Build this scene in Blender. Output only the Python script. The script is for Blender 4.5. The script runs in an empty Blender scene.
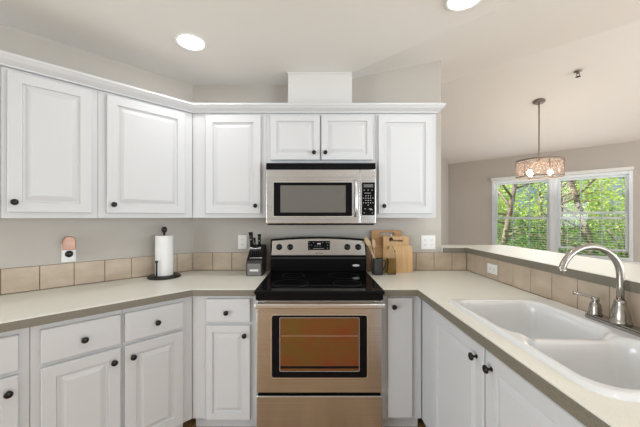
import bpy, bmesh, math, random
from mathutils import Vector, Matrix
from mathutils.geometry import tessellate_polygon
PI = math.pi; Q = math.sqrt(.5)
C = bpy.context.scene.collection
sc = bpy.context.scene
random.seed(7)

# ------------------------------------------------------------------ camera
cam = bpy.data.cameras.new('camera'); camo = bpy.data.objects.new('camera', cam); C.objects.link(camo)
cam.sensor_fit = 'HORIZONTAL'; cam.sensor_width = 36; cam.lens = 36*292/640
cam.shift_x = 5/640; cam.shift_y = 3.5/640
cam.clip_start = .02; cam.clip_end = 200
camo.location = (0, 0, 1.356); camo.rotation_euler = (PI/2, 0, 0)
sc.camera = camo
# ------------------------------------------------------------------ world, sun, daylight, fill lights, exposure
w = bpy.data.worlds.new('World'); sc.world = w; w.use_nodes = True
wn = w.node_tree; bg = wn.nodes['Background']
sky = wn.nodes.new('ShaderNodeTexSky'); sky.sky_type = 'HOSEK_WILKIE'; sky.turbidity = 3.5
sky.sun_direction = Vector((-.75, .15, .75)).normalized()
wn.links.new(sky.outputs[0], bg.inputs[0]); bg.inputs[1].default_value = 1.8
def light(name, kind, loc, rot, energy, color=(1, 1, 1), **kw):
    l = bpy.data.lights.new(name, kind); l.energy = energy; l.color = color
    for k, v in kw.items(): setattr(l, k, v)
    o = bpy.data.objects.new(name, l); C.objects.link(o); o.location = loc; o.rotation_euler = rot
    return o
SUN = light('sun', 'SUN', (0, 0, 12), Vector((-.75, -.05, .9)).to_track_quat('Z', 'Y').to_euler(), 8, (1, .96, .88), angle=.02)
light('fill_rear', 'AREA', (3.2, -2.63, 1.02), (PI/2-.12, 0, .35), 90, (.875, .955, 1), shape='RECTANGLE', size=2.8, size_y=1.9)  # fill lamp added behind the camera, in an unseen opening
light('fill_left', 'AREA', (-3.03, -1.1, 1.02), (PI/2-.12, 0, -PI/2), 75, (.875, .955, 1), shape='RECTANGLE', size=2.2, size_y=1.9)  # added fill from the left, source out of view
light('daylight_dining', 'AREA', (*((6.17-.635)*Q, (6.17+.635)*Q), 1.40), (PI/2+.15, 0, PI*.75), 12, (.98, .99, 1), shape='RECTANGLE', size=1.75, size_y=1.25)
light('fill_side', 'AREA', (5.84, -.2, 1.05), (PI/2+.15, 0, PI/2), 135, (.92, .965, 1), shape='RECTANGLE', size=3.2, size_y=2.0)  # extra lamp added at the right wall to brighten the room
vs = sc.view_settings; vs.view_transform = 'Standard'; vs.look = 'None'; vs.gamma = 1; vs.use_curve_mapping = False
vs.exposure = 0.36
CAN_POWER = 2.2

# ------------------------------------------------------------------ materials
M = {}
def mat(name, col, rough=.5, metal=0, noise=None, bump=None, coat=0, spec=None, emit=None, trans=0, ior=None):
    m = bpy.data.materials.new(name); m.use_nodes = True; nt = m.node_tree; b = nt.nodes['Principled BSDF']
    b.inputs['Base Color'].default_value = (*col, 1); b.inputs['Roughness'].default_value = rough; b.inputs['Metallic'].default_value = metal
    b.inputs['Coat Weight'].default_value = coat
    if spec is not None: b.inputs['Specular IOR Level'].default_value = spec
    if trans: b.inputs['Transmission Weight'].default_value = trans
    if ior: b.inputs['IOR'].default_value = ior
    if emit: b.inputs['Emission Color'].default_value = (*emit[0], 1); b.inputs['Emission Strength'].default_value = emit[1]
    tc = nt.nodes.new('ShaderNodeTexCoord')
    if noise:   # (scale xyz, detail, col2, lo, hi)
        scl, det, c2, lo, hi = noise
        mp = nt.nodes.new('ShaderNodeMapping'); mp.inputs['Scale'].default_value = scl
        nt.links.new(tc.outputs['Object'], mp.inputs[0])
        n = nt.nodes.new('ShaderNodeTexNoise'); n.inputs['Scale'].default_value = 1; n.inputs['Detail'].default_value = det
        nt.links.new(mp.outputs[0], n.inputs['Vector'])
        r = nt.nodes.new('ShaderNodeValToRGB'); e = r.color_ramp.elements
        e[0].position = lo; e[0].color = (*col, 1); e[1].position = hi; e[1].color = (*c2, 1)
        nt.links.new(n.outputs[0], r.inputs[0]); nt.links.new(r.outputs[0], b.inputs['Base Color'])
    if bump:    # (scale xyz, strength, distance)
        mp = nt.nodes.new('ShaderNodeMapping'); mp.inputs['Scale'].default_value = bump[0]
        nt.links.new(tc.outputs['Object'], mp.inputs[0])
        n = nt.nodes.new('ShaderNodeTexNoise'); n.inputs['Scale'].default_value = 1; n.inputs['Detail'].default_value = 3
        nt.links.new(mp.outputs[0], n.inputs['Vector'])
        bp = nt.nodes.new('ShaderNodeBump'); bp.inputs['Strength'].default_value = bump[1]; bp.inputs['Distance'].default_value = bump[2]
        nt.links.new(n.outputs[0], bp.inputs['Height']); nt.links.new(bp.outputs[0], b.inputs['Normal'])
    M[name] = m; return m
mat('wall_paint', (.50, .465, .425), .85, bump=((60,)*3, .12, .002))
mat('ceiling_paint', (.80, .785, .755), .9, bump=((45,)*3, .2, .003))
mat('cabinet_white', (.575, .585, .60), .42, spec=.35)
mat('trim_white', (.82, .82, .80), .45)
mat('duct_white', (.66, .655, .64), .6)
mat('counter', (.77, .755, .675), .35, noise=((220,)*3, 3, (.82, .81, .735), .35, .65))
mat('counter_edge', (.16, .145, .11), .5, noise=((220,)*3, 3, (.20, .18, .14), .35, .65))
mat('tile', (.45, .36, .27), .55, noise=((9, 9, 14), 5, (.58, .485, .38), .3, .72), bump=((30,)*3, .15, .002))
mat('grout', (.13, .085, .06), .9)
mat('grout_pale', (.50, .43, .35), .9)
mat('sink_white', (.75, .76, .765), .16, coat=.5)
mat('black_knob', (.007, .006, .006), .25, spec=.35)
mat('steel', (.52, .53, .535), .24, 1, noise=((1.2, 1.2, 260), 2, (.63, .64, .645), .3, .7), bump=((1.5, 1.5, 500), .05, .0006))
mat('steel_vertical', (.66, .66, .66), .30, 1)
mat('nickel', (.40, .38, .35), .26, 1)
mat('black_gloss', (.006, .006, .007), .12, spec=.1)
mat('black_glass', (.004, .004, .005), .05, spec=.22)
mat('black_satin', (.007, .007, .008), .4, spec=.12)
mat('dark_gap', (.01, .01, .01), .8)
mat('microwave_glass', (.15, .145, .135), .15, .25)
mat('oven_glass', (.26, .085, .035), .10, .55, noise=((5, 5, 9), 4, (.20, .13, .035), .35, .65))  # brown tones painted in for the wood floor's reflection
mat('print_white', (.75, .75, .75), .5)
mat('print_grey', (.30, .30, .30), .5)
mat('key_grey', (.42, .42, .42), .5)
mat('printed_dark', (.05, .05, .05), .5)
mat('lcd_grey', (.10, .11, .11), .3)
mat('paper', (.84, .84, .83), .95, bump=((120,)*3, .3, .002))
mat('black_iron', (.012, .010, .009), .45)
mat('wood_brown', (.42, .21, .08), .5, noise=((6, 6, 60), 4, (.54, .31, .14), .3, .7))
mat('wood_light', (.58, .35, .16), .5, noise=((60, 6, 5), 4, (.68, .45, .23), .3, .7))
mat('wood_honey', (.61, .37, .17), .5, noise=((70, 6, 4), 4, (.72, .48, .25), .3, .7))
mat('wood_spoon', (.52, .36, .21), .55, noise=((40, 40, 10), 3, (.62, .46, .29), .3, .7))
mat('wood_speckled', (.16, .09, .05), .7, noise=((130,)*3, 4, (.46, .33, .22), .4, .6))
mat('crock_grey', (.028, .030, .031), .4)
mat('block_black', (.014, .013, .013), .35)
mat('block_steel', (.23, .23, .225), .4, .6)
mat('oil', (.36, .20, .02), .15, trans=.35, ior=1.45)
mat('clear_glass', (.93, .95, .93), .03, trans=1, ior=1.25)
mat('maroon', (.06, .012, .015), .35)
mat('outlet_white', (.82, .82, .81), .35)
mat('freshener_amber', (.42, .15, .06), .25, noise=((30,)*3, 3, (.56, .25, .12), .35, .65), coat=.2)
mat('bronze', (.27, .21, .16), .45, .35)
mat('crystal', (.80, .70, .64), .1, trans=.5, ior=1.3)
mat('lamp_lens', (.9, .9, .88), .5, emit=((1, .97, .92), 6))
mat('bulb', (1, .9, .7), .4, emit=((1, .82, .6), 14))
mat('vinyl_white', (.78, .80, .82), .4)
mat('vinyl_grey', (.50, .54, .58), .4)
mat('blind', (.80, .80, .78), .5)
mat('bark', (.20, .14, .11), .9, noise=((6, 6, 2), 5, (.36, .27, .23), .3, .7))
mat('grass', (.10, .19, .04), .95, noise=((3,)*3, 6, (.22, .32, .08), .3, .7))
mat('brushed_pewter', (.20, .17, .145), .4, .6)
def leafmat(name, a, b_):
    m = mat(name, a, .55, noise=((2.3,)*3, 3, b_, .35, .65)); nt = m.node_tree; b = nt.nodes['Principled BSDF']
    tr = nt.nodes.new('ShaderNodeBsdfTranslucent'); tr.inputs[0].default_value = (b_[0]*1.4, b_[1]*1.4, b_[2]*.8, 1)
    mx = nt.nodes.new('ShaderNodeMixShader'); mx.inputs[0].default_value = .35
    nt.links.new(b.outputs[0], mx.inputs[1]); nt.links.new(tr.outputs[0], mx.inputs[2]); nt.links.new(mx.outputs[0], nt.nodes['Material Output'].inputs[0])
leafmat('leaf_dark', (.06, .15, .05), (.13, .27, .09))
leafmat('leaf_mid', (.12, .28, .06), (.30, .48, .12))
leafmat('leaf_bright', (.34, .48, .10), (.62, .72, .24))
m = bpy.data.materials.new('window_glass'); m.use_nodes = True; nt = m.node_tree; nt.nodes.clear()
o_ = nt.nodes.new('ShaderNodeOutputMaterial'); a = nt.nodes.new('ShaderNodeBsdfTransparent'); g = nt.nodes.new('ShaderNodeBsdfGlossy'); g.inputs['Roughness'].default_value = .02
x_ = nt.nodes.new('ShaderNodeMixShader'); x_.inputs[0].default_value = .02
nt.links.new(a.outputs[0], x_.inputs[1]); nt.links.new(g.outputs[0], x_.inputs[2]); nt.links.new(x_.outputs[0], o_.inputs[0]); M['window_glass'] = m
m = bpy.data.materials.new('sheer_shade'); m.use_nodes = True; nt = m.node_tree; nt.nodes.clear()
o_ = nt.nodes.new('ShaderNodeOutputMaterial'); a = nt.nodes.new('ShaderNodeBsdfTransparent'); g = nt.nodes.new('ShaderNodeBsdfTranslucent'); g.inputs[0].default_value = (.75, .55, .48, 1)
x_ = nt.nodes.new('ShaderNodeMixShader'); x_.inputs[0].default_value = .14
nt.links.new(a.outputs[0], x_.inputs[1]); nt.links.new(g.outputs[0], x_.inputs[2]); nt.links.new(x_.outputs[0], o_.inputs[0]); M['sheer_shade'] = m
# wood plank floor
m = mat('floor_wood', (.42, .27, .15), .35); nt = m.node_tree; b = nt.nodes['Principled BSDF']
tc = nt.nodes.new('ShaderNodeTexCoord'); mp = nt.nodes.new('ShaderNodeMapping'); mp.inputs['Rotation'].default_value = (0, 0, PI/2)
br = nt.nodes.new('ShaderNodeTexBrick'); br.inputs['Color1'].default_value = (.47, .285, .14, 1); br.inputs['Color2'].default_value = (.38, .22, .10, 1); br.inputs['Mortar'].default_value = (.08, .04, .02, 1)
br.inputs['Scale'].default_value = 1; br.inputs['Brick Width'].default_value = 1.2; br.inputs['Row Height'].default_value = .1; br.inputs['Mortar Size'].default_value = .002
nt.links.new(tc.outputs['Object'], mp.inputs[0]); nt.links.new(mp.outputs[0], br.inputs[0]); nt.links.new(br.outputs[0], b.inputs['Base Color'])

# ------------------------------------------------------------------ mesh helpers
class MB:
    def __init__(s, X=None): s.bm = bmesh.new(); s.X = X or Matrix()
    def _face(s, vs, sm=False):
        try: f = s.bm.faces.new(vs); f.smooth = sm; return f
        except ValueError: return None
    def v(s, p): return s.bm.verts.new(s.X @ Vector(p))
    def box(s, x0, x1, y0, y1, z0, z1):
        V = [s.v(p) for p in ((x0,y0,z0),(x1,y0,z0),(x1,y1,z0),(x0,y1,z0),(x0,y0,z1),(x1,y0,z1),(x1,y1,z1),(x0,y1,z1))]
        for f in ((3,2,1,0),(4,5,6,7),(0,1,5,4),(1,2,6,5),(2,3,7,6),(3,0,4,7)): s._face([V[i] for i in f])
        return s
    def rbox(s, x0, x1, y0, y1, z0, z1, r=.002, seg=2):     # box with all its edges rounded
        b = bmesh.new(); bmesh.ops.create_cube(b, size=1)
        for v in b.verts: v.co = Vector(((x0+x1)/2+v.co.x*(x1-x0), (y0+y1)/2+v.co.y*(y1-y0), (z0+z1)/2+v.co.z*(z1-z0)))
        bmesh.ops.bevel(b, geom=b.edges[:], offset=r, segments=seg, profile=.5, affect='EDGES')
        return s.add(b)
    def add(s, b, sm=False):
        mp = {v: s.v(v.co) for v in b.verts}
        for f in b.faces: s._face([mp[v] for v in f.verts], f.smooth or sm)
        b.free(); return s
    def prism(s, pts, z0, z1, axis='z', hole=None, sm=False):
        # polygon in a plane, extruded; axis z: pts (x,y); axis y: pts (x,z) from y=z0 to z1; axis x: pts (y,z)
        def P(p, h):
            if axis == 'z': return (p[0], p[1], h)
            if axis == 'y': return (p[0], h, p[1])
            return (h, p[0], p[1])
        loops = [pts] + ([hole] if hole else [])
        tri = tessellate_polygon([[Vector((p[0], p[1], 0)) for p in l] for l in loops])
        flat = [p for l in loops for p in l]
        zz0 = z0 if callable(z0) else (lambda p: z0); zz1 = z1 if callable(z1) else (lambda p: z1)
        A = [s.v(P(p, zz0(p))) for p in flat]; B = [s.v(P(p, zz1(p))) for p in flat]
        if hole or len(pts) > 24 or callable(z1):
            for t in tri: s._face([A[i] for i in t]); s._face([B[i] for i in t][::-1])
        else: s._face(A[::-1]); s._face(B)
        k = 0
        for l in loops:
            n = len(l)
            for i in range(n): s._face([A[k+i], A[k+(i+1) % n], B[k+(i+1) % n], B[k+i]], sm)
            k += n
        return s
    def lathe(s, prof, o=(0, 0, 0), ax='z', n=24, sm=True):      # prof (r, h)
        rings = []
        o = Vector(o)
        def P(r, h, a):
            c, d = r*math.cos(a), r*math.sin(a)
            if ax == 'z': return o+Vector((c, d, h))
            if ax == 'y': return o+Vector((c, h, d))
            if ax == '-y': return o+Vector((c, -h, d))
            return o+Vector((h, c, d))
        for r, h in prof:
            rings.append([s.v(P(r, h, 2*PI*i/n)) for i in range(n)] if r > 1e-6 else [s.v(P(0, h, 0))])
        for a, b in zip(rings, rings[1:]):
            for i in range(n):
                j = (i+1) % n
                if len(a) == 1 and len(b) == 1: continue
                if len(a) == 1: s._face([a[0], b[j], b[i]], sm)
                elif len(b) == 1: s._face([a[i], a[j], b[0]], sm)
                else: s._face([a[i], a[j], b[j], b[i]], sm)
        if tuple(prof[0]) != tuple(prof[-1]):
            if len(rings[0]) > 1: s._face(rings[0][::-1])
            if len(rings[-1]) > 1: s._face(rings[-1])
        return s
    def tube(s, pts, r, n=12, caps=True, squash=1):
        pts = [Vector(p) for p in pts]; R = r if hasattr(r, '__len__') else [r]*len(pts)
        rings = []; up = None
        for i, p in enumerate(pts):
            t = (pts[min(i+1, len(pts)-1)]-pts[max(i-1, 0)]).normalized()
            if up is None: up = Vector((0, 0, 1)) if abs(t.z) < .9 else Vector((0, 1, 0))
            a = t.cross(up).normalized(); b_ = a.cross(t).normalized(); up = b_
            rings.append([s.v(p+(a*math.cos(2*PI*k/n)+b_*math.sin(2*PI*k/n)*squash)*R[i]) for k in range(n)])
        for a, b in zip(rings, rings[1:]):
            for k in range(n): s._face([a[k], a[(k+1) % n], b[(k+1) % n], b[k]], True)
        if caps: s._face(rings[0][::-1]); s._face(rings[-1])
        return s
    def sweep(s, prof, path, closed=False):       # prof (off, z) offset to the right of the path, mitred; path in xy
        n = len(path); rows = []
        for i, p in enumerate(path):
            p = Vector(p)
            d0 = (p-Vector(path[i-1])).normalized() if i > 0 else None
            d1 = (Vector(path[i+1])-p).normalized() if i < n-1 else None
            d0 = d0 or d1; d1 = d1 or d0
            n0 = Vector((d0.y, -d0.x)); n1 = Vector((d1.y, -d1.x)); mm = (n0+n1).normalized(); k = 1/mm.dot(n0)
            rows.append([s.v((p.x+mm.x*k*a, p.y+mm.y*k*a, z)) for a, z in prof])
        m_ = len(prof)
        for a, b in zip(rows, rows[1:]):
            for k in range(m_): s._face([a[k], b[k], b[(k+1) % m_], a[(k+1) % m_]])
        s._face(rows[0]); s._face(rows[-1][::-1]); return s
    def build(s, name, material, parent=None, bevel=0, recalc=True):
        if recalc: bmesh.ops.recalc_face_normals(s.bm, faces=s.bm.faces[:])
        me = bpy.data.meshes.new(name); s.bm.to_mesh(me); s.bm.free()
        mats = material if isinstance(material, list) else [material]
        for q in mats: me.materials.append(M[q])
        o = bpy.data.objects.new(name, me); C.objects.link(o)
        if parent: o.parent = parent
        if bevel:
            md = o.modifiers.new('bevel', 'BEVEL'); md.width = bevel; md.segments = 2; md.limit_method = 'ANGLE'; md.angle_limit = .7
        return o
def tag(o, label, cat, group=None):
    o['label'] = label; o['category'] = cat
    if group: o['group'] = group
    return o
def thing(name, label, cat, loc=(0, 0, 0), rz=0, group=None):
    o = bpy.data.objects.new(name, None); C.objects.link(o); o.empty_display_size = .05
    o.location = loc; o.rotation_euler = (0, 0, rz); return tag(o, label, cat, group)
def struct(o): o['kind'] = 'structure'; return o
def rr(x0, x1, y0, y1, r, n=6):          # rounded rectangle outline
    out = []
    for cx, cy, a in ((x1-r, y1-r, 0), (x0+r, y1-r, PI/2), (x0+r, y0+r, PI), (x1-r, y0+r, 1.5*PI)):
        for i in range(n+1): t = a+PI/2*i/n; out.append((cx+r*math.cos(t), cy+r*math.sin(t)))
    return out
def ceil_z(x, y):
    n = (x+y)*Q
    if n < 1.766: return 2.45
    if n < 3.85: return 2.45+.308*(n-1.766)
    return 3.092-.265*(n-3.85)
WL = (-1.0135, 2.42)                      # corner of back wall and diagonal left wall
def Lp(s, d): return (WL[0]-s*Q+d*Q, WL[1]-s*Q-d*Q)   # point s along the diagonal wall, d out from it
E_ = 1.356

# ------------------------------------------------------------------ room shell
fl = [(-3.0, .4335), WL, (1.0, 2.42), (1.0, 2.6), (-.70, 2.6), (2.783, 6.084), (5.8, 3.067), (5.8, -2.6), (-3.0, -2.6)]
struct(MB().prism([(-3.2, -2.8), (6, -2.8), (6, 3.1), (2.783, 6.30), (-1.0, 2.55), (-3.2, .4)], -.1, 0).build('floor', 'floor_wood'))
# back wall (kitchen), with its free end at x = 1.044
def wallpoly(name, pts, z0=0.0, z1=None, m='wall_paint'):
    return struct(MB().prism(pts, z0, z1 if z1 is not None else (lambda p: ceil_z(*p)+.02)).build(name, m))
pts = [(-1.0135, 2.42)]+[(x, 2.42) for x in (-.4, .077, .5, 1.044)]+[(1.044, 2.56), (.5, 2.56), (-.06, 2.56), (-.4, 2.56), (-.9555, 2.56)]
wallpoly('wall_back', pts)
a0 = Lp(0, 0); a1 = Lp(2.81, 0); b1 = Lp(2.81, -.14)
wallpoly('wall_left_diagonal', [a0, a1, b1, (-.9555, 2.56)])
g_ = MB()
for y0, y1, z0, z1 in ((-2.6, -2.3, 0, 2.47), (.1, .4335, 0, 2.47), (-2.3, .1, 2.05, 2.47)): g_.box(-3.14, -3.0, y0, y1, z0, z1)  # opening out of view, added for the left fill lamp
struct(g_.build('wall_left', 'wall_paint'))
# rear and right walls, with unseen openings added for the fill lamps
g_ = MB()
for x0, x1, z0, z1 in ((-3.14, 2.0, 0, 3.2), (5.0, 5.94, 0, 3.2), (2.0, 5.0, 2.05, 3.2)): g_.box(x0, x1, -2.72, -2.6, z0, z1)
struct(g_.build('wall_rear', 'wall_paint'))
g_ = MB()
for y0, y1, z0, z1 in ((-2.6, -1.8, 0, 3.2), (1.4, 3.2, 0, 3.2), (-1.8, 1.4, 2.05, 3.2)): g_.box(5.8, 5.92, y0, y1, z0, z1)
struct(g_.build('wall_right', 'wall_paint'))
def nu(n, u): return ((n+u)*Q, (n-u)*Q)   # n towards the window wall, u along it
# dining room window wall, rotated 45 degrees, opening u -1.54..0.27, z .706..2.037
NW = 6.27
RW = Matrix.Rotation(-PI/4, 4, 'Z')       # local x = u, local y = n
def nubox(g, u0, u1, n0, n1, z0, z1): g.prism([nu(n0, u0), nu(n0, u1), nu(n1, u1), nu(n1, u0)], z0, z1); return g
g_ = MB(); zt = 2.47
for u0, u1, z0, z1 in ((-2.35, -1.54, 0, zt), (.27, 1.95, 0, zt), (-1.54, .27, 0, .706), (-1.54, .27, 2.037, zt)): nubox(g_, u0, u1, NW, NW+.14, z0, z1)
struct(g_.build('wall_dining_window', 'wall_paint'))
pts = [nu(n, -2.333) for n in (1.42, 1.766, 2.8, 3.85, 5, 6.268)] + [nu(n, -2.46) for n in (6.268, 5, 3.85, 2.8, 1.766, 1.55)]
wallpoly('wall_dining_left', pts)
# half wall of the peninsula
struct(MB().prism([(1.044, 2.425), (1.262, 2.425), (1.262, .35), (1.39, .35), (1.39, 2.555), (1.044, 2.555)], 0, 1.062).build('wall_half', 'wall_paint'))
# ceiling: flat over the kitchen, then a vault with its ridge parallel to the window wall
g_ = MB()
for n0, n1 in ((-4.5, 1.766), (1.766, 3.85), (3.85, 6.45)):
    z = [2.45 if n <= 1.766 else ceil_z(*nu(n, 0)) for n in (n0, n1)]
    V = []
    for t in (0, .12):
        for n, zz in zip((n0, n1), z):
            for u in (-3.6, 7.5): V.append(g_.v((*nu(n, u), zz+t)))
    for f in ((0, 1, 3, 2), (4, 6, 7, 5), (0, 4, 5, 1), (2, 3, 7, 6), (0, 2, 6, 4), (1, 5, 7, 3)): g_._face([V[i] for i in f])
struct(g_.build('ceiling', 'ceiling_paint'))

# ------------------------------------------------------------------ dining window
def local_nu(): return RW
wd = thing('window_1', 'wide white double window with dividing bars in the dining wall', 'window', (*nu(NW, -.635), .706), -PI/4)
del wd['label']; del wd['category']; struct(wd)
U0, U1, H = -.905, .905, 1.331
g_ = MB()
for x0, x1, z0, z1 in ((U0, U0+.045, 0, H), (U1-.045, U1, 0, H), (U0+.045, U1-.045, 0, .05), (U0+.045, U1-.045, H-.045, H), (-.055, .055, .05, H-.045)): g_.rbox(x0, x1, .0, .10, z0, z1, .003, 1)
g_.build('window_frame', 'vinyl_white', wd)
# sashes: left one closed, right one lifted a little
def sash(x0, x1, z0, z1, y0, y1):
    g = MB(); t = .035
    g.rbox(x0, x1, y0, y1, z0, z0+t, .003, 1).rbox(x0, x1, y0, y1, z1-t, z1, .003, 1)
    g.rbox(x0, x0+t, y0, y1, z0+t, z1-t, .003, 1).rbox(x1-t, x1, y0, y1, z0+t, z1-t, .003, 1)
    s_ = g.build('sash', 'vinyl_white', wd)
    g = MB()
    for k in (1, 2): xx = x0+t+(x1-x0-2*t)*k/3; g.box(xx-.007, xx+.007, y0+.010, y0+.018, z0+t, z1-t)
    g.build('dividing_bar', 'vinyl_grey', s_)
    MB().box(x0+t, x1-t, y0+.0185, y0+.0205, z0+t, z1-t).build('pane', 'window_glass', s_)
for a_, b__, lift in ((U0+.045, -.055, 0), (.055, U1-.045, .085)):
    sash(a_, b__, .05+lift, .65+lift, .02, .048)
    sash(a_, b__, .62, H-.045, .055, .083)
# interior sill
g_ = MB(local_nu()); 
struct(g_.rbox(-1.60, .33, NW-.05, NW+.0, .676, .706, .004).build('trim_1', 'trim_white'))
def blind(u0, u1, label):
    t = thing('window_blind', label, 'blind', (*nu(NW-.035, (u0+u1)/2), .74), -PI/4, 'white slatted blinds on the dining window')
    h = (u1-u0)/2
    MB().rbox(-h, h, -.03, .02, 1.30, 1.345, .004).build('head_rail', 'blind', t)
    MB().rbox(-h+.01, h-.01, -.022, .022, .0, .018, .004).build('bottom_rail', 'blind', t)
    g = MB(); z = .05
    while z < 1.28:
        c, s_ = math.cos(.05)*.019, math.sin(.05)*.019
        V = [g.v(p) for p in ((-h+.01, -c, z-s_), (h-.01, -c, z-s_), (h-.01, c, z+s_), (-h+.01, c, z+s_))]
        W = [g.v(p) for p in ((-h+.01, -c, z-s_+.0016), (h-.01, -c, z-s_+.0016), (h-.01, c, z+s_+.0016), (-h+.01, c, z+s_+.0016))]
        g._face(V[::-1]); g._face(W)
        for i in range(4): g._face([V[i], V[(i+1) % 4], W[(i+1) % 4], W[i]])
        z += .040
    o = g.build('slats', 'blind', t)
    g = MB()
    for x in (-h*.6, h*.6): g.box(x-.0015, x+.0015, -.025, -.0235, .018, 1.30)
    g.build('ladder_cord', 'blind', t)
blind(-1.545, -.638, 'white slatted blind over left half of dining window, farther from the faucet')
blind(-.632, .275, 'white slatted blind over right half of dining window, behind the faucet arch')

# ------------------------------------------------------------------ garden outside
struct(MB(local_nu()).box(-14, 12, 6.5, 24, -.35, -.25).build('ground', 'grass'))
def leafcloud(g, n, cen, rad, size, shell=.35):
    for _ in range(n):
        while True:
            p = Vector((random.uniform(-1, 1), random.uniform(-1, 1), random.uniform(-1, 1)))
            if shell < p.length < 1: break
        p = Vector((cen[0]+p.x*rad[0], cen[1]+p.y*rad[1], cen[2]+p.z*rad[2]))
        if p.z < -.24 or (p.x+p.y)*Q < NW+.35: continue
        a = Vector((random.gauss(0, 1), random.gauss(0, 1), random.gauss(0, .5))).normalized()
        b = a.cross(Vector((random.gauss(0, .5), random.gauss(0, .5), 1))).normalized()
        L_ = size*random.uniform(.6, 1.3); W_ = L_*.42
        g._face([g.v(p-a*L_/2), g.v(p+b*W_/2), g.v(p+a*L_/2), g.v(p-b*W_/2)])
def tree(u, n, h, label, mats, rad=(1.3, 1.3, 1.2), nl=2600, lean=0, size=.11):
    x, y = nu(n, u); t = thing('garden_tree', label, 'tree', (x, y, -.25), 0, 'trees seen through the dining window')
    g = MB(Matrix.Translation((-x, -y, .25))); base = Vector((x, y, -.25)); top = Vector((x+lean, y-lean, h))
    tips = []
    g.tube([base, base.lerp(top, .3)+Vector((.05, -.03, 0)), base.lerp(top, .65), top], [.10, .08, .06, .02], 8)
    for k in range(11):
        f = .2+.07*k; p = base.lerp(top, f); a = random.uniform(0, 2*PI); l = random.uniform(.7, 1.3)*rad[0]
        q = p+Vector((math.cos(a)*l, math.sin(a)*l, random.uniform(.1, .8)))
        if (q.x+q.y)*Q < NW+.5: q = p+Vector((Q*.8, Q*.8, .5))
        g.tube([p, p.lerp(q, .5)+Vector((0, 0, .08)), q], [.035, .025, .01], 6); tips.append(q)
    g.build('trunk', 'bark', t)
    g = MB(Matrix.Translation((-x, -y, .25)))
    for q in tips: leafcloud(g, nl//11, q, (rad[0]*.5, rad[1]*.5, rad[2]*.45), size, .1)
    g.build('foliage', mats, t, recalc=False)
def bush(u, n, h, label, m_, r=1.1, nl=3000, size=.09):
    x, y = nu(n, u); t = thing('garden_shrub', label, 'shrub', (x, y, -.25), 0, 'shrubs seen through the dining window')
    g = MB(Matrix.Translation((-x, -y, .25)))
    for k in range(7): a = k*.9; g.tube([(x, y, -.25), (x+.2*math.cos(a), y+.2*math.sin(a), h*.4), (x+.6*r*math.cos(a), y+.6*r*math.sin(a), h*.85)], [.03, .02, .008], 5)
    g.build('stems', 'bark', t)
    g = MB(Matrix.Translation((-x, -y, .25))); leafcloud(g, nl, (x, y, h/2-.1), (r, r, h/2+.15), size)
    g.build('foliage', m_, t, recalc=False)
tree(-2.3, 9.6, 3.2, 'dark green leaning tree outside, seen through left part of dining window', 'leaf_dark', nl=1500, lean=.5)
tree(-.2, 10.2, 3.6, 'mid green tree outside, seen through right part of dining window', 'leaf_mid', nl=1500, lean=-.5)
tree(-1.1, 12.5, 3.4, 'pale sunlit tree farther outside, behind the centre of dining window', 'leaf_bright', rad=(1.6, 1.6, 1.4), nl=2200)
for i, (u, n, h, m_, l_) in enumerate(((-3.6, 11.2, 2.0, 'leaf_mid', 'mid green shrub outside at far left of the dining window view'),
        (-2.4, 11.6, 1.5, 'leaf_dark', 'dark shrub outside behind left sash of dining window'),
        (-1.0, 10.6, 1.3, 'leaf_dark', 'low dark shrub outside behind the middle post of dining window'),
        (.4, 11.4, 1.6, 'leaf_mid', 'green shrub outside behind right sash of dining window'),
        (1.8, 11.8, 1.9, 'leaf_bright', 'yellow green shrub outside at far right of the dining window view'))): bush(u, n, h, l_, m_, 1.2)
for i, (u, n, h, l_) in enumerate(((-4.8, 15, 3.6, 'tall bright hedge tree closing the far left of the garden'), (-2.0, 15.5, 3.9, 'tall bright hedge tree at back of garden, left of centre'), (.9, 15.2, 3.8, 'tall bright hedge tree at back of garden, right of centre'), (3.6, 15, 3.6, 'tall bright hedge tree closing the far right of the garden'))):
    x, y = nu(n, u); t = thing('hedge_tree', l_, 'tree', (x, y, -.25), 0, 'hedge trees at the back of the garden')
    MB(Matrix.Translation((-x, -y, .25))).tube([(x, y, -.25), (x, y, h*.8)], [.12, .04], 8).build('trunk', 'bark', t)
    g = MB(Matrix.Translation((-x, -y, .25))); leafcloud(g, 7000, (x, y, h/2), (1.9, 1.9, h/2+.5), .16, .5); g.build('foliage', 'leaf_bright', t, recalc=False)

# ------------------------------------------------------------------ worktops, ledge, tiles
CZ0, CZ = .874, .914
e = .414*.635
Lpt = [(-.360, 2.415), (-.360, 1.785), (-.7505, 1.785), Lp(1.62, .635), Lp(1.62, .005), (-1.011, 2.415)]
t = thing('worktop', 'beige laminate worktop running left of the range and along the diagonal wall', 'countertop', (-.9, 2.0, CZ0))
X_ = Matrix.Translation((.9, -2.0, -CZ0))
MB(X_).prism(Lpt, CZ0, CZ).build('slab', 'counter', t, .002)
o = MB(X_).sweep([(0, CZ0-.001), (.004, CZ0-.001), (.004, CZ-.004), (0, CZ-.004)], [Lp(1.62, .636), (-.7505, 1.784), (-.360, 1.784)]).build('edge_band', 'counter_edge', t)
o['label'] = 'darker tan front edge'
SX0, SX1, SY0, SY1 = .695, 1.236, .700, 1.532
Rpt = [(.412, 2.415), (1.256, 2.415), (1.256, .36), (.630, .36), (.630, 1.785), (.412, 1.785)]
t = thing('worktop', 'beige laminate worktop holding the white sink, right of the range', 'countertop', (.9, 1.5, CZ0))
X_ = Matrix.Translation((-.9, -1.5, -CZ0))
MB(X_).prism(Rpt, CZ0, CZ, hole=[(SX0+.02, SY0+.02), (SX1-.02, SY0+.02), (SX1-.02, SY1-.02), (SX0+.02, SY1-.02)]).build('slab', 'counter', t)
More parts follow.
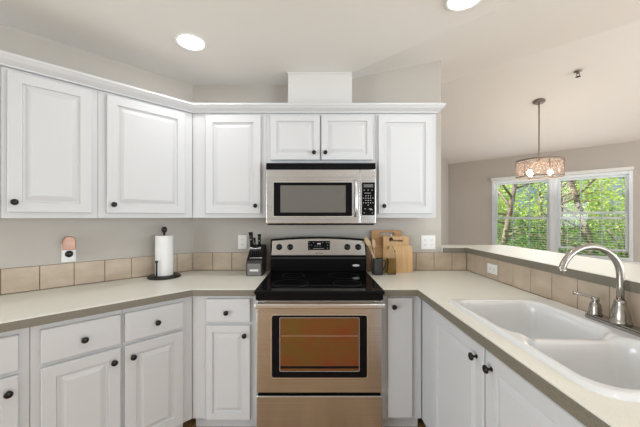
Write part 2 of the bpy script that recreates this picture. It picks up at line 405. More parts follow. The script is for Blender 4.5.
o = MB(X_).sweep([(0, CZ0-.001), (.004, CZ0-.001), (.004, CZ-.004), (0, CZ-.004)], [(.412, 1.784), (.629, 1.784), (.629, .36)]).build('edge_band', 'counter_edge', t)
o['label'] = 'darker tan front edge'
# raised bar ledge
bar = thing('bar_ledge', 'raised beige bar top on the tiled half wall behind the sink', 'countertop', (1.4, 1.5, 1.064))
X_ = Matrix.Translation((-1.4, -1.5, -1.064))
bp_ = [(1.046, 2.39), (1.236, 2.39), (1.236, .36), (1.69, .36), (1.69, 2.60), (1.046, 2.60)]
MB(X_).prism(bp_, 1.064, 1.108).build('slab', 'counter', bar, .003)
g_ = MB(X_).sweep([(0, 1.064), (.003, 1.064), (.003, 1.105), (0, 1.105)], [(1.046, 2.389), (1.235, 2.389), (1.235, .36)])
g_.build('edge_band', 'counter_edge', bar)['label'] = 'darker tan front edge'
# tiles: pattern inside each strip's mesh
def tiles(g, gg, p0, p1, cuts, z0, z1, th=.008, gap=.0035):
    # strip from p0 to p1 on the wall, cuts = distances from p0 where joints fall
    p0 = Vector(p0); p1 = Vector(p1); d = (p1-p0).normalized(); L_ = (p1-p0).length; nrm = Vector((d.y, -d.x))
    cs = [0]+[c for c in cuts if 0.01 < c < L_-.01]+[L_]
    A = Matrix(((d.x, -nrm.x, 0, p0.x), (d.y, -nrm.y, 0, p0.y), (0, 0, 1, 0), (0, 0, 0, 1)))
    old = g.X; g.X = old @ A
    for a, b in zip(cs, cs[1:]): g.rbox(a+gap/2, b-gap/2, -th, -.0015, z0+.003, z1-.001, .0018, 1)
    g.X = old; old = gg.X; gg.X = old @ A; gg.box(0, L_, -.005, -.0005, z0, z1); gg.X = old
TZ0, TZ1 = CZ+.001, 1.062
t = thing('tile_backsplash', 'row of square beige tiles along the left and diagonal wall behind the paper towel', 'backsplash', (-1.0, 2.40, CZ))
g_ = MB(Matrix.Translation((1.0, -2.40, -CZ))); gg = MB(Matrix.Translation((1.0, -2.40, -CZ)))
L0 = Vector(Lp(1.62, 0)); sc_ = [1.62-s for s in (1.405, 1.245, 1.084, .923, .762, .600, .442, .279, .127)]
tiles(g_, gg, L0, Vector(Lp(.006, 0)), sc_, TZ0, TZ1)
tiles(g_, gg, (-1.008, 2.42), (-.352, 2.42), [.004+.158*k for k in range(1, 5)], TZ0, TZ1)
g_.build('tile_row', 'tile', t); gg.build('grout', 'grout', t)
t = thing('tile_backsplash', 'row of square beige tiles right of the cutting boards and under the bar', 'backsplash', (1.0, 2.40, CZ))
g_ = MB(Matrix.Translation((-1.0, -2.40, -CZ))); gg = MB(Matrix.Translation((-1.0, -2.40, -CZ)))
tiles(g_, gg, (.410, 2.42), (1.252, 2.42), [x-.410 for x in (.545, .692, .836, .984, 1.132)], TZ0, TZ1)
tiles(g_, gg, (1.262, 2.412), (1.262, .36), [2.412-(2.306-.1515*k) for k in range(0, 13)], TZ0, TZ1)
g_.build('tile_row', 'tile', t); gg.build('grout', 'grout', t)

# ------------------------------------------------------------------ cabinets
def door_mesh(x0, x1, z0, z1, y=0, th=.02, raised=True, X=None, fr=.052):
    # front face looks towards -y; y = plane of the back of the door
    g = MB(X)
    loops = [(0, 0), (0, th-.004), (.004, th)]
    if raised: loops += [(fr, th), (fr+.003, th-.009), (fr+.013, th-.010), (fr+.036, th-.001)]
    R = []
    for ins, d in loops:
        R.append([g.v(p) for p in ((x0+ins, y-d, z0+ins), (x1-ins, y-d, z0+ins), (x1-ins, y-d, z1-ins), (x0+ins, y-d, z1-ins))])
    for a, b in zip(R, R[1:]):
        for i in range(4): g._face([a[i], a[(i+1) % 4], b[(i+1) % 4], b[i]])
    g._face(R[-1]); g._face(R[0][::-1]); return g
def knob(parent, x, z, y):
    return MB().lathe([(.0001, .0), (.008, .0), (.0085, .002), (.005, .005), (.005, .014), (.0085, .017), (.0145, .020), (.0155, .024), (.0135, .028), (.007, .0305), (0, .031)], (x, y, z), '-y', 20).build('knob', 'black_knob', parent)
def front(t, kind, x0, x1, z0, z1, yf, kx=None, kz=None, raised=True, fr=.052):
    o = door_mesh(x0, x1, z0, z1, yf-.0008, raised=raised, fr=fr).build(kind, 'cabinet_white', t)
    if kx is not None: knob(o, kx, kz, yf-.0208)
    return o
UZ0, UZ1, DZ0, DZ1 = 1.350, 2.100, 1.379, 2.083
W_ = 'cabinet_white'; UG = 'white wall cabinets'
def cab_back(label, x0, x1, z0, pts=None, name='wall_cabinet'):
    t = thing(name, label, 'cabinet', ((x0+x1)/2, 2.42, z0), 0, UG)
    cx_ = (x0+x1)/2
    X_ = Matrix.Translation((-cx_, -2.42, -z0))
    MB(X_).prism(pts or [(x0, 2.418), (x0, 2.10), (x1, 2.10), (x1, 2.418)], z0, UZ1).build('body', W_, t, .0015)
    return t, cx_
def lf(t, cx_, z0, a, b, c, d, kx, kz, yf=-.32, **k): return front(t, 'door', a-cx_, b-cx_, c-z0, d-z0, yf, kx-cx_, kz-z0, **k)
t, cx_ = cab_back('white wall cabinet with one door, between the diagonal corner and microwave', -.881, -.352, UZ0, [(-1.010, 2.418), (-.8795, 2.10), (-.352, 2.10), (-.352, 2.418)])
lf(t, cx_, UZ0, -.781, -.388, DZ0, DZ1, -.421, 1.436)
t, cx_ = cab_back('short white wall cabinet with two doors above the microwave', -.3505, .4335, 1.731)
lf(t, cx_, 1.731, -.318, .034, 1.762, DZ1, -.007, 1.812, fr=.042); lf(t, cx_, 1.731, .045, .413, 1.762, DZ1, .073, 1.812, fr=.042)
t, cx_ = cab_back('white wall cabinet with one door, right of the microwave', .435, .868, UZ0)
lf(t, cx_, UZ0, .452, .840, DZ0, DZ1, .488, 1.434)
def cab_L(label, s0, s1, name, z0, z1, d, grp, corner=False):
    t = thing(name, label, 'cabinet', (*Lp((s0+s1)/2, 0), z0), PI/4, grp); m_ = (s0+s1)/2
    # local x = -(s-m), local y = -d
    a = -(s1-m_-.0007); b = -(s0-m_+.0007)
    if corner: b0 = m_-.003; b1 = m_-.414*d-.0015
    else: b0 = b1 = b
    return t, m_, [(a, -.002), (a, -d), (b1, -d), (b0, -.002)]
for label, s0, s1, cor, dr in (('white wall cabinet on the diagonal wall, next to the inner corner', .1335, .685, True, (.19, .644, .612)),
                              ('white wall cabinet on the diagonal wall, above the amber plug-in', .685, 1.072, False, (.715, 1.050, 1.024)),
                              ('white wall cabinet cut by the left edge of the photo', 1.072, 1.60, False, (1.13, 1.57, 1.16))):
    t, m_, pl = cab_L(label, s0, s1, 'wall_cabinet', UZ0, UZ1, .32, UG, cor)
    MB().prism(pl, 0, UZ1-UZ0).build('body', W_, t, .0015)
    front(t, 'door', -(dr[1]-m_), -(dr[0]-m_), DZ0-UZ0, DZ1-UZ0, -.32, -(dr[2]-m_), 1.430-UZ0)
# crown moulding along all wall cabinets
cr = thing('crown_molding', 'white crown molding running along the top of the wall cabinets', 'molding', (-.3, 2.1, 2.10))
X_ = Matrix.Translation((.3, -2.1, -2.10)); z = 2.1012
MB(X_).sweep([(-.02, z), (.010, z), (.012, z+.008), (.020, z+.014), (.036, z+.026), (.046, z+.040), (.050, z+.044), (.050, z+.056), (-.02, z+.056)],
    [Lp(1.60, .322), Lp(.414*.322, .322), (.870, 2.098), (.870, 2.417)]).build('molding', 'cabinet_white', cr)
# boxed-in duct on the cabinets
t = thing('duct_box', 'white boxed duct standing on the cabinets above the microwave', 'duct cover', (.038, 2.31, 2.102))
X_ = Matrix.Translation((-.038, -2.31, -2.102))
P_ = [(-.203, 2.20), (.15, 2.20), (.279, 2.20), (.279, 2.418), (.08, 2.418), (-.203, 2.418)]
MB(X_).prism(P_, 2.102, lambda p: ceil_z(*p)-.002).build('box', 'duct_white', t)
MB(X_).sweep([(0, 2.436), (.006, 2.434), (.008, 2.447), (0, 2.447)], [(-.204, 2.41), (-.204, 2.199), (.279, 2.199)]).build('top_trim', 'duct_white', t)

# base cabinets
BG = 'white base cabinets'; BZ = .10; BT = .8735
def base_body(g, pl, toe, toez=.10):
    g.prism(pl, BZ, BT)
    return g
def toe(t, pts): MB().prism(pts, 0, .0995).build('toe_kick', W_, t)
# back-left
t = thing('base_cabinet', 'narrow white base cabinet with drawer, left of the range', 'cabinet', (-.56, 2.42, 0), 0, BG)
X_ = Matrix.Translation((.56, -2.42, 0))
MB(X_).prism([(-1.009, 2.418), (-.7635, 1.82), (-.362, 1.82), (-.362, 2.418)], BZ, BT).build('body', W_, t, .0015)
MB(X_).prism([(-.98, 2.40), (-.77, 1.89), (-.362, 1.89), (-.362, 2.40)], .0, .0995).build('toe_kick', W_, t)
front(t, 'drawer', -.675+.56, -.400+.56, .706, .850, -.60, -.543+.56, .770, raised=False)
front(t, 'door', -.675+.56, -.400+.56, .103, .687, -.60, -.432+.56, .630, fr=.042)
for label, s0, s1, cor, da, db, kd, kk in (
        ('white base cabinet with drawer on the diagonal wall, next to the inner corner', .2485, .621, True, .309, .612, .456, .576),
        ('white base cabinet with drawer on the diagonal wall, second from the inner corner', .621, .973, False, .630, .938, .782, .662),
        ('white base cabinet with drawer, cut by the left edge of the photo', .973, 1.61, False, 1.007, 1.57, 1.29, 1.038)):
    t, m_, pl = cab_L(label, s0, s1, 'base_cabinet', 0, BT, .60, BG, cor)
    MB().prism(pl, BZ, BT).build('body', W_, t, .0015)
    b_ = pl[2][0]-(.03 if cor else 0)
    MB().prism([(pl[0][0], -.02), (pl[0][0], -.53), (b_, -.53), (b_, -.02)], 0, .0995).build('toe_kick', W_, t)
    front(t, 'drawer', -(db-m_), -(da-m_), .688, .843, -.60, -(kd-m_), .760, raised=False)
    front(t, 'door', -(db-m_), -(da-m_), .110, .669, -.60, -(kk-m_), .606)
# back-right narrow
t = thing('base_cabinet', 'very narrow white base cabinet with a plain door, right of the range', 'cabinet', (.53, 2.42, 0), 0, BG)
X_ = Matrix.Translation((-.53, -2.42, 0))
MB(X_).prism([(.413, 2.418), (.413, 1.82), (.664, 1.82), (.664, 2.418)], BZ, BT).build('body', W_, t, .0015)
MB(X_).prism([(.413, 2.40), (.413, 1.89), (.664, 1.89), (.664, 2.40)], 0, .0995).build('toe_kick', W_, t)
front(t, 'door', .449-.53, .602-.53, .119, .858, -.60, .484-.53, .806, raised=False)
# peninsula sink base: local x = -Y, local y = X - 1.256
t = thing('base_cabinet', 'white base cabinet with two doors under the sink', 'cabinet', (1.256, 1.1, 0), -PI/2, BG)
yl = lambda Y: -(Y-1.1)
x0, x1 = yl(1.814), yl(.37)
g_ = MB(); F = .666-1.256
g_.box(x0, x1, F, F+.02, BZ, BT).box(x0, x0+.018, F+.02, -.004, BZ, BT).box(x1-.018, x1, F+.02, -.004, BZ, BT)
g_.box(x0+.018, x1-.018, -.016, -.004, BZ, BT).box(x0+.018, x1-.018, F+.02, -.016, BZ, BZ+.018)
g_.build('body', W_, t)
MB().box(x0, x1, F+.07, F+.085, 0, .0995).build('toe_kick', W_, t)
front(t, 'door', yl(1.605), yl(1.121), .112, .856, F, yl(1.165), .800)
front(t, 'door', yl(1.108), yl(.620), .112, .856, F, yl(1.066), .800)

# ------------------------------------------------------------------ microwave
mw = thing('microwave', 'stainless over-the-range microwave under the short cabinet', 'microwave', (.041, 2.42, 1.302))
X_ = Matrix.Translation((-.041, -2.42, -1.302))
MB(X_).rbox(-.335, .417, 2.055, 2.417, 1.306, 1.729, .003, 1).build('body', 'black_satin', mw)
MB(X_).rbox(-.337, .419, 2.012, 2.055, 1.684, 1.729, .004).build('vent_grille', 'black_gloss', mw)
d_ = MB(X_).rbox(-.337, .3085, 2.010, 2.055, 1.310, 1.683, .005).build('door', 'steel', mw)
MB(X_).prism(rr(-.284, .255, 1.362, 1.594, .006), 2.0075, 2.0098, 'y').build('window_surround', 'black_gloss', d_)
MB(X_).prism(rr(-.290, .261, 1.356, 1.600, .008), 2.0087, 2.0099, 'y', hole=rr(-.2845, .2555, 1.3615, 1.5945, .006)).build('window_trim', 'steel_vertical', d_)
MB(X_).prism(rr(-.238, .211, 1.387, 1.573, .004), 2.0065, 2.0075, 'y').build('window', 'microwave_glass', d_)
hp = [(.277, 2.008, 1.362), (.279, 1.990, 1.372), (.280, 1.978, 1.41), (.281, 1.973, 1.48), (.280, 1.978, 1.55), (.279, 1.990, 1.590), (.277, 2.008, 1.602)]
MB(X_).tube(hp, [.010, .011, .011, .012, .011, .011, .010], 14).build('handle', 'steel_vertical', d_)
cp = MB(X_).rbox(.3105, .419, 2.010, 2.055, 1.310, 1.683, .005).build('control_panel', 'steel', mw)
MB(X_).prism(rr(.323, .412, 1.368, 1.594, .004), 2.0075, 2.0098, 'y').build('keypad', 'black_gloss', cp)
MB(X_).prism(rr(.335, .400, 1.560, 1.582, .002), 2.0066, 2.0074, 'y').build('display', 'lcd_grey', cp)
for k, (z, xs) in enumerate(((1.541, (.338, .366, .392)), (1.520, (.345, .356, .367, .378)), (1.502, (.350, .366, .382)), (1.486, (.333, .350, .366, .382, .398)), (1.470, (.350, .366, .382)), (1.454, (.333, .350, .366, .382, .398)), (1.438, (.366,)), (1.412, (.345, .375, .385)), (1.385, (.338, .395)))):
    for x in xs: MB(X_).box(x-.0035, x+.0035, 2.0066, 2.0074, z-.0022, z+.0022).build('key', 'key_grey', cp)
MB(X_).box(.378, .396, 2.0066, 2.0074, 1.404, 1.409).build('key', 'key_grey', cp)
MB(X_).rbox(-.331, .413, 2.03, 2.40, 1.300, 1.3058, .002, 1).build('base_plate', 'black_satin', mw)

# ------------------------------------------------------------------ range
rg = thing('range', 'stainless electric range with black glass cooktop between the base cabinets', 'stove', (.027, 2.42, 0))
X_ = Matrix.Translation((-.027, -2.42, 0)); a, b_ = -.353, .406
MB(X_).box(a+.002, b_-.002, 1.80, 2.34, .02, .900).build('body', 'black_satin', rg)
for x in (a+.05, b_-.05):
    for y in (1.85, 2.3): MB(X_).lathe([(.02, 0), (.02, .02)], (x, y, 0), 'z', 12).build('foot', 'black_satin', rg)
ct = MB(X_).rbox(-.3585, .4105, 1.712, 2.345, .8995, .9235, .006).build('cooktop', 'black_gloss', rg)
MB(X_).prism(rr(-.325, .378, 1.745, 2.30, .01), .9236, .9245, 'z').build('glass_top', 'black_glass', ct)
def ring(g, cx, cy, r, z, w=.0015, n=48):
    A = [g.v((cx+(r)*math.cos(2*PI*i/n), cy+r*math.sin(2*PI*i/n), z)) for i in range(n)]
    B = [g.v((cx+(r+w)*math.cos(2*PI*i/n), cy+(r+w)*math.sin(2*PI*i/n), z)) for i in range(n)]
    for i in range(n): g._face([A[i], A[(i+1) % n], B[(i+1) % n], B[i]])
for cx_, cy_, r in ((-.16, 1.90, .115), (.21, 1.90, .09), (-.16, 2.16, .08), (.21, 2.16, .11)): g_ = MB(X_); ring(g_, cx_, cy_, r, .9247); g_.build('burner_ring', 'printed_dark', ct)
MB(X_).rbox(a, b_, 1.735, 1.80, .861, .8990, .003, 1).build('front_rail', 'black_gloss', rg)
# oven door
dr = MB(X_).rbox(a, b_, 1.755, 1.800, .298, .855, .006).build('oven_door', 'steel', rg)
MB(X_).prism(rr(-.259, .312, .392, .764, .014), 1.7515, 1.7548, 'y').build('window_surround', 'black_gloss', dr)
MB(X_).prism(rr(-.265, .318, .386, .770, .018), 1.7530, 1.7549, 'y', hole=rr(-.2595, .3125, .3915, .7645, .014)).build('window_trim', 'steel_vertical', dr)
MB(X_).prism(rr(-.209, .263, .433, .750, .006), 1.7500, 1.7514, 'y').build('window', 'oven_glass', dr)
MB(X_).prism(rr(-.213, .267, .429, .754, .008), 1.7502, 1.7514, 'y', hole=rr(-.2095, .2635, .4325, .7505, .006)).build('window_rim', 'print_grey', dr)
MB(X_).box(-.205, .259, 1.7494, 1.7499, .6415, .6445).build('oven_rack', 'steel_vertical', dr)
MB(X_).box(-.209, .263, 1.7494, 1.7499, .448, .462).build('oven_rack', 'black_satin', dr)
g_ = MB(X_).rbox(a, b_, 1.690, 1.708, .822, .852, .007, 3).box(a+.02, a+.05, 1.707, 1.756, .828, .846).box(b_-.05, b_-.02, 1.707, 1.756, .828, .846)
g_.build('handle', 'steel_vertical', dr)
MB(X_).rbox(a, b_, 1.757, 1.80, .06, .279, .006).build('storage_drawer', 'steel', rg)
# backguard
yb = 2.300
def arc(z0, z1, x0, x1, n=16): return [(x0+(x1-x0)*i/n, z0+(z1-z0)*(1-(2*i/n-1)**2)) for i in range(n+1)]
bgd = MB(X_).prism([(-.350, .9245)]+[(.403, .9245)]+arc(1.180, 1.199, -.350, .403)[::-1], yb, 2.41, 'y').build('backguard', 'black_gloss', rg, .004)
pp = MB(X_).prism([(-.343, 1.056), (.397, 1.056)]+arc(1.168, 1.186, -.335, .390)[::-1], yb-.006, yb-.0002, 'y').build('control_panel', 'steel', bgd, .001)
MB(X_).box(-.345, .399, yb-.004, yb-.0003, 1.030, 1.036).build('lower_groove', 'printed_dark', bgd)
for x in (-.281, -.195, .254, .339):
    MB(X_).lathe([(.024, 0), (.024, .004), (.019, .006), (.018, .020), (.016, .023), (0, .0235)], (x, yb-.0066, 1.120), '-y', 24).rbox(x-.004, x+.004, yb-.038, yb-.028, 1.102, 1.138, .002, 1).build('knob', 'black_knob', bgd)
MB(X_).prism(rr(-.055, .117, 1.097, 1.168, .003), yb-.0078, yb-.0063, 'y').build('clock_panel', 'black_gloss', bgd)
for x, z in ((-.045, 1.155), (-.045, 1.135), (-.045, 1.112), (-.028, 1.135), (.105, 1.155), (.090, 1.155), (.098, 1.135), (.098, 1.112), (-.012, 1.155), (.02, 1.128), (.04, 1.128), (.06, 1.155), (.00, 1.128)): MB(X_).box(x-.004, x+.004, yb-.0086, yb-.0079, z-.0018, z+.0018).build('touch_button', 'print_grey', bgd)
MB(X_).box(-.015, .070, yb-.0086, yb-.0079, 1.107, 1.110).build('touch_strip', 'print_grey', bgd)
MB(X_).box(.018, .045, yb-.0086, yb-.0079, 1.142, 1.151).build('clock_digits', 'print_white', bgd)
def text(body, size, loc, rot, m_, parent, name='lettering'):
    c = bpy.data.curves.new('t', 'FONT'); c.body = body; c.size = size; c.align_x = 'CENTER'; c.extrude = .0003
    t_ = bpy.data.objects.new('t', c); C.objects.link(t_)
    bpy.context.view_layer.update()
    me = bpy.data.meshes.new_from_object(t_.evaluated_get(bpy.context.evaluated_depsgraph_get())); bpy.data.objects.remove(t_)
    me.materials.clear(); me.materials.append(M[m_]); o = bpy.data.objects.new(name, me); C.objects.link(o); o.parent = parent; o.location = loc; o.rotation_euler = rot; return o
text('Amana', .019, (.032-.027, yb-.0068-2.42, 1.067), (PI/2, 0, 0), 'dark_gap', bgd)
MB(X_).prism([(.323+.028*math.cos(2*PI*i/24), .975+.0085*math.sin(2*PI*i/24)) for i in range(24)], yb-.002, yb-.0003, 'y').build('oval_badge', 'print_white', bgd)

# ------------------------------------------------------------------ sink
def sd(x, y, x0, x1, y0, y1, r):
    dx = abs(x-(x0+x1)/2)-((x1-x0)/2-r); dy = abs(y-(y0+y1)/2)-((y1-y0)/2-r)
    return math.hypot(max(dx, 0), max(dy, 0))+min(max(dx, dy), 0)-r
def sms(a, b, x): t_ = min(1, max(0, (x-a)/(b-a))); return t_*t_*(3-2*t_)
def sink_z(x, y):
    o = sd(x, y, SX0, SX1, SY0, SY1, .022 if y > 1.1 else .075)
    z = .0095
    z -= .0145*sms(-.012, .004, o)**1.5 if o > -.012 else 0
    for (x0, x1, y0, y1, r, dp) in ((SX0+.034, SX1-.118, 1.075, SY1-.034, .075, .20), (SX0+.034, SX1-.118, SY0+.036, 1.045, .075, .19)):
        # the corner next to the faucet is pulled in more
        i = sd(x, y, x0, x1, y0, y1, r)
        if i < .012:
            z -= .010*sms(.012, -.004, i)
        if i < 0:
            z -= (dp-.01)*(1-(1-sms(0, .045, -i))**1.6)*1.0 + .01*sms(.045, .2, -i)
    k_ = max(0, 1-abs(y-1.06)/.05)*sms(SX0+.045, SX0+.11, x)*(1-sms(SX1-.20, SX1-.12, x))   # lowered saddle between the bowls
    return z-.016*sms(0, 1, k_)*max(0, 1+z/.06)
g_ = MB(); st = .0052; nx = int((SX1-SX0+.016)/st)+1; ny = int((SY1-SY0+.016)/st)+1; V = {}
xm, ym = (SX0+SX1)/2, (SY0+SY1)/2
for i in range(nx+1):
    for j in range(ny+1):
        x = SX0-.008+i*st; y = SY0-.008+j*st; o = sd(x, y, SX0, SX1, SY0, SY1, .022 if y > 1.1 else .075)
        if o > .012: continue
        if o > .003:  # pull the outermost vertices onto the outline
            ex = Vector((sd(x+1e-4, y, SX0, SX1, SY0, SY1, .022 if y > 1.1 else .075)-o, sd(x, y+1e-4, SX0, SX1, SY0, SY1, .022 if y > 1.1 else .075)-o)); ex.normalize(); x -= ex.x*(o-.003); y -= ex.y*(o-.003)
            o = .003
        V[i, j] = g_.v((x-xm, y-ym, max(sink_z(x, y), -.3) if o < .0029 else -.0052))
for (i, j), v in list(V.items()):
    q = [V.get((i, j)), V.get((i+1, j)), V.get((i+1, j+1)), V.get((i, j+1))]
    if all(q): g_._face(q, True)
bmesh.ops.remove_doubles(g_.bm, verts=g_.bm.verts[:], dist=1e-5)
sk = thing('sink', 'white double bowl drop-in sink set in the right worktop', 'sink', (xm, ym, CZ+.0045))
ob = g_.build('basin', 'sink_white', sk)
for y in (1.30, .87):
    MB(Matrix.Translation((-xm, -ym, -CZ))).lathe([(0, 0), (.042, 0), (.045, .003), (.038, .004), (.03, .001), (0, .001)], (.925, y, CZ-.180 if y < 1 else CZ-.190), 'z', 28).build('drain', 'steel_vertical', sk)

# ------------------------------------------------------------------ faucet
FX, FY, FZ = 1.184, 1.132, CZ+.0142
fa = thing('faucet', 'brushed nickel gooseneck faucet with lever handles on the sink deck', 'faucet', (FX, FY, FZ))
g_ = MB()
for k in range(1):
    g_.prism(rr(-.029, .029, -.135, .135, .028), 0, .012).prism(rr(-.023, .023, -.128, .128, .022), .012, .018)
g_.build('base_plate', 'nickel', fa, .002)
MB().lathe([(.0335, .0), (.0345, .008), (.030, .014), (.030, .030), (.027, .045), (.021, .070), (.0185, .078), (.020, .083), (.0175, .088), (.014, .092)], (0, 0, .016), 'z', 28).build('spout_base', 'nickel', fa)
pts = [(0, 0, .10), (0, 0, .16), (0, 0, .198)]
for i in range(1, 19): a = PI*i/18*.96; pts.append((-.115+.115*math.cos(a), 0, .198+.115*math.sin(a)))
MB().tube(pts, .0120, 18).tube([pts[-2], pts[-1]], .0138, 18).build('spout', 'nickel', fa)
for y in (.102, -.102):
    h = MB().lathe([(.024, 0), (.0245, .006), (.021, .012), (.022, .024), (.018, .044), (.0125, .054), (.0135, .060), (.015, .066), (.012, .072), (0, .074)], (0, y, .016), 'z', 24)
    s_ = 1 if y > 0 else -1
    h.tube([(0, y, .083), (-.010, y+.010*s_, .088), (-.035, y+.030*s_, .094), (-.055, y+.046*s_, .096)], [.007, .0055, .006, .0075], 12)
    h.build('handle', 'nickel', fa)

# ------------------------------------------------------------------ outlets
def outlet(label, loc, rz, w=.072, h=.116, gangs=1, horiz=False, cover=None):
    t = thing('wall_outlet', label, 'outlet', loc, rz, 'white wall outlets')
    t_ = MB().rbox(-w/2, w/2, -.006, -.0006, -h/2, h/2, .0022).build('cover_plate', 'outlet_white', t)
    for g0 in range(gangs):
        ox = 0 if gangs == 1 else (-.026 if g0 == 0 else .026)
        for k in (-1, 1):
            cx_, cz_ = (k*.020, 0) if horiz else (ox, k*.020)
            r_ = MB().prism(rr(cx_-.0145, cx_+.0145, cz_-.0145, cz_+.0145, .010), -.0082, -.0061, 'y').build('receptacle', 'outlet_white', t)
            g = MB()
            for d in (-1, 1):
                if horiz: g.box(cx_-.004, cx_+.004, -.0086, -.0083, d*.006-.0008, d*.006+.0008)
                else: g.box(cx_+d*.006-.0009, cx_+d*.006+.0009, -.0086, -.0083, cz_-.003, cz_+.006)
            g.lathe([(.0022, 0), (.0022, .0003)], (cx_+(.009 if horiz else 0), -.0083, cz_-(0 if horiz else .008)), '-y', 10)
            g.build('slot', 'printed_dark', r_)
    return t
outlet('single white outlet plate on the back wall behind the knives', (-.601, 2.42, 1.150), 0)
outlet('wide double white outlet plate right of the cutting boards', (.937, 2.42, 1.146), 0, .118, .116, 2)
outlet('white outlet plate lying sideways in the tiles under the bar', (1.2525, 2.057, .990), -PI/2, .112, .068, 1, True)
outlet('white outlet plate on the diagonal wall behind the amber plug-in', (*Lp(.788, 0), 1.128), PI/4)
t = thing('air_freshener', 'white plug-in freshener with amber domed top on the diagonal wall', 'air freshener', (*Lp(.790, .0092), 1.08), PI/4)
MB().rbox(-.031, .031, -.030, 0, .012, .085, .006, 3).build('base', 'outlet_white', t)
g_ = MB(); pr = [(-.033, .070), (.033, .070)]+[(.033*math.cos(PI*i/14), .122+.033*math.sin(PI*i/14)) for i in range(15)]
g_.prism(pr, -.044, -.0302, 'y'); g_.build('amber_cap', 'freshener_amber', t, .005)
g_ = MB(); pr = [(.030*math.cos(PI*i/14), .120+.030*math.sin(PI*i/14)) for i in range(15)]+[(-.030, .0855), (.030, .0855)]
g_.prism(pr, -.030, -.0005, 'y'); g_.build('back_shell', 'outlet_white', t, .003)
MB().lathe([(.0001, 0), (.021, 0), (.020, .008), (.012, .013), (0, .014)], (0, 0, 0), '-y', 24).build('button', 'black_knob', t).location = (0, -.0305, .044)

# ------------------------------------------------------------------ paper towel
px_, py_ = -1.107, 2.145
t = thing('paper_towel_holder', 'black upright paper towel holder with ball finial on the left worktop', 'paper towel holder', (px_, py_, CZ))
MB().lathe([(0, 0), (.105, 0), (.110, .004), (.110, .012), (.104, .017), (.02, .018), (0, .018)], n=40).build('base', 'black_iron', t)
MB().lathe([(.007, .018), (.007, .320), (.009, .322), (.006, .326), (.013, .331), (.019, .341), (.0205, .350), (.018, .361), (.010, .369), (0, .371)], n=20).build('post', 'black_iron', t)
ax_, ay_ = -.012, -.082
MB().tube([(ax_, ay_, .015), (ax_, ay_, .118)], .006, 12).lathe([(0, -.011), (.008, -.008), (.011, 0), (.008, .008), (0, .011)], (ax_, ay_, .124), 'z', 14).build('side_arm', 'black_iron', t)
tag(MB().lathe([(.0215, 0), (.059, 0), (.0595, .002), (.0595, .286), (.059, .288), (.0215, .288), (.0215, 0)], n=48).build('paper_towel_roll', 'paper'), 'white paper towel roll standing on the black holder', 'paper towel').location = (px_, py_, CZ+.0185)

# ------------------------------------------------------------------ knife block and knives
kx, ky = -.455, 2.235
kb = thing('knife_block', 'black slanted knife block with grey front, left of the range', 'knife block', (kx, ky, CZ))
# side profile in (y, z): low front, slanted slotted face, tall back
prof = [(-.048, 0), (.125, 0), (.150, .205), (.118, .222), (-.045, .115), (-.053, .090)]
MB().prism(prof, -.060, .060, 'x').build('body', 'block_black', kb, .003)
MB().prism([(-.0545, .004), (-.0485, .004), (-.0535, .096), (-.0590, .094)], -.050, .050, 'x').build('front_panel', 'block_steel', kb, .001)['label'] = 'grey metal front panel'
MB().prism([(-.0570, .036), (-.0560, .036), (-.0575, .052), (-.0585, .052)], -.032, .032, 'x').build('name_plate', 'print_white', kb)
sl = Vector((0, .163, .107))      # along the slanted slotted face
def knife(label, x, t_, L_, r, d, grp, cap=0):
    base = Vector((kx+x, ky-.045, CZ+.1165))+sl*t_
    o = thing('kitchen_knife' if not cap else 'steak_knife', label, 'knife', base, 0, grp)
    d = Vector(d).normalized()
    MB().tube([(0, 0, 0), tuple(d*.012)], [r*.9, r*1.05], 10, squash=.65).build('bolster', 'steel_vertical', o)
    L1 = L_-cap
    MB().tube([tuple(d*.012), tuple(d*(.012+L1*.25)), tuple(d*L1*.7), tuple(d*L1)], [r, r*.88, r*1.05, r*1.15], 10, squash=.8).build('handle', 'black_knob', o)
    if cap: MB().tube([tuple(d*(L1+.0003)), tuple(d*L_)], [r*1.15, r*1.1], 10, squash=.9).build('end_cap', 'steel_vertical', o)
    else: MB().lathe([(0, 0), (r*.4, .0005), (0, .001)], tuple(d*(L_*.55)+Vector((0, -r*.86, 0))), '-y', 8).build('rivet', 'steel_vertical', o)
kg = 'large knives in the block'
knife('large knife, leftmost and tallest handle in the block', -.044, .74, .128, .0150, (-.06, -.10, 1), kg)
knife('slimmer knife, middle of the three tall handles in the block', -.014, .60, .100, .0085, (-.04, -.10, 1), kg)
knife('large knife, rightmost of the three tall handles in the block', .016, .74, .112, .0125, (0, -.10, 1), kg)
for i in range(6): knife('one of six small steak knives in the lower row of the block', -.030+.0150*i, .10, .090, .0058, (0, -.34, .94), 'steak knives in the block', .012)

# ------------------------------------------------------------------ right of the range
qx, qy = .481, 2.245
ck = thing('utensil_crock', 'dark grey jug holding wooden utensils, right of the range', 'crock', (qx, qy, CZ))
MB().lathe([(0, 0), (.042, 0), (.044, .003), (.040, .060), (.0375, .118), (.0385, .124), (.0355, .125), (.0345, .118), (.037, .060), (.040, .012), (0, .010)], n=32).build('body', 'crock_grey', ck)
MB().tube([(.036, -.006, .108), (.052, -.006, .112), (.060, -.006, .095), (.056, -.006, .060), (.039, -.006, .035)], .0045, 10).build('handle', 'crock_grey', ck)
def spoon(label, base, tip, head, w=.018):
    o = thing('wooden_spoon', label, 'spoon', base, 0, 'wooden utensils in the jug')
    v = Vector(tip)-Vector(base)
    MB().tube([(0, 0, 0), tuple(v*.4), tuple(v*.72)], [.0045, .0045, .0055], 10).build('handle', 'wood_spoon', o)
    MB().tube([tuple(v*f) for f in (.72, .78, .85, .92, .97, 1.0)], [.0055, w*.8, w, w*.95, w*.6, .003], 14, squash=.38).build('bowl', 'wood_spoon', o)
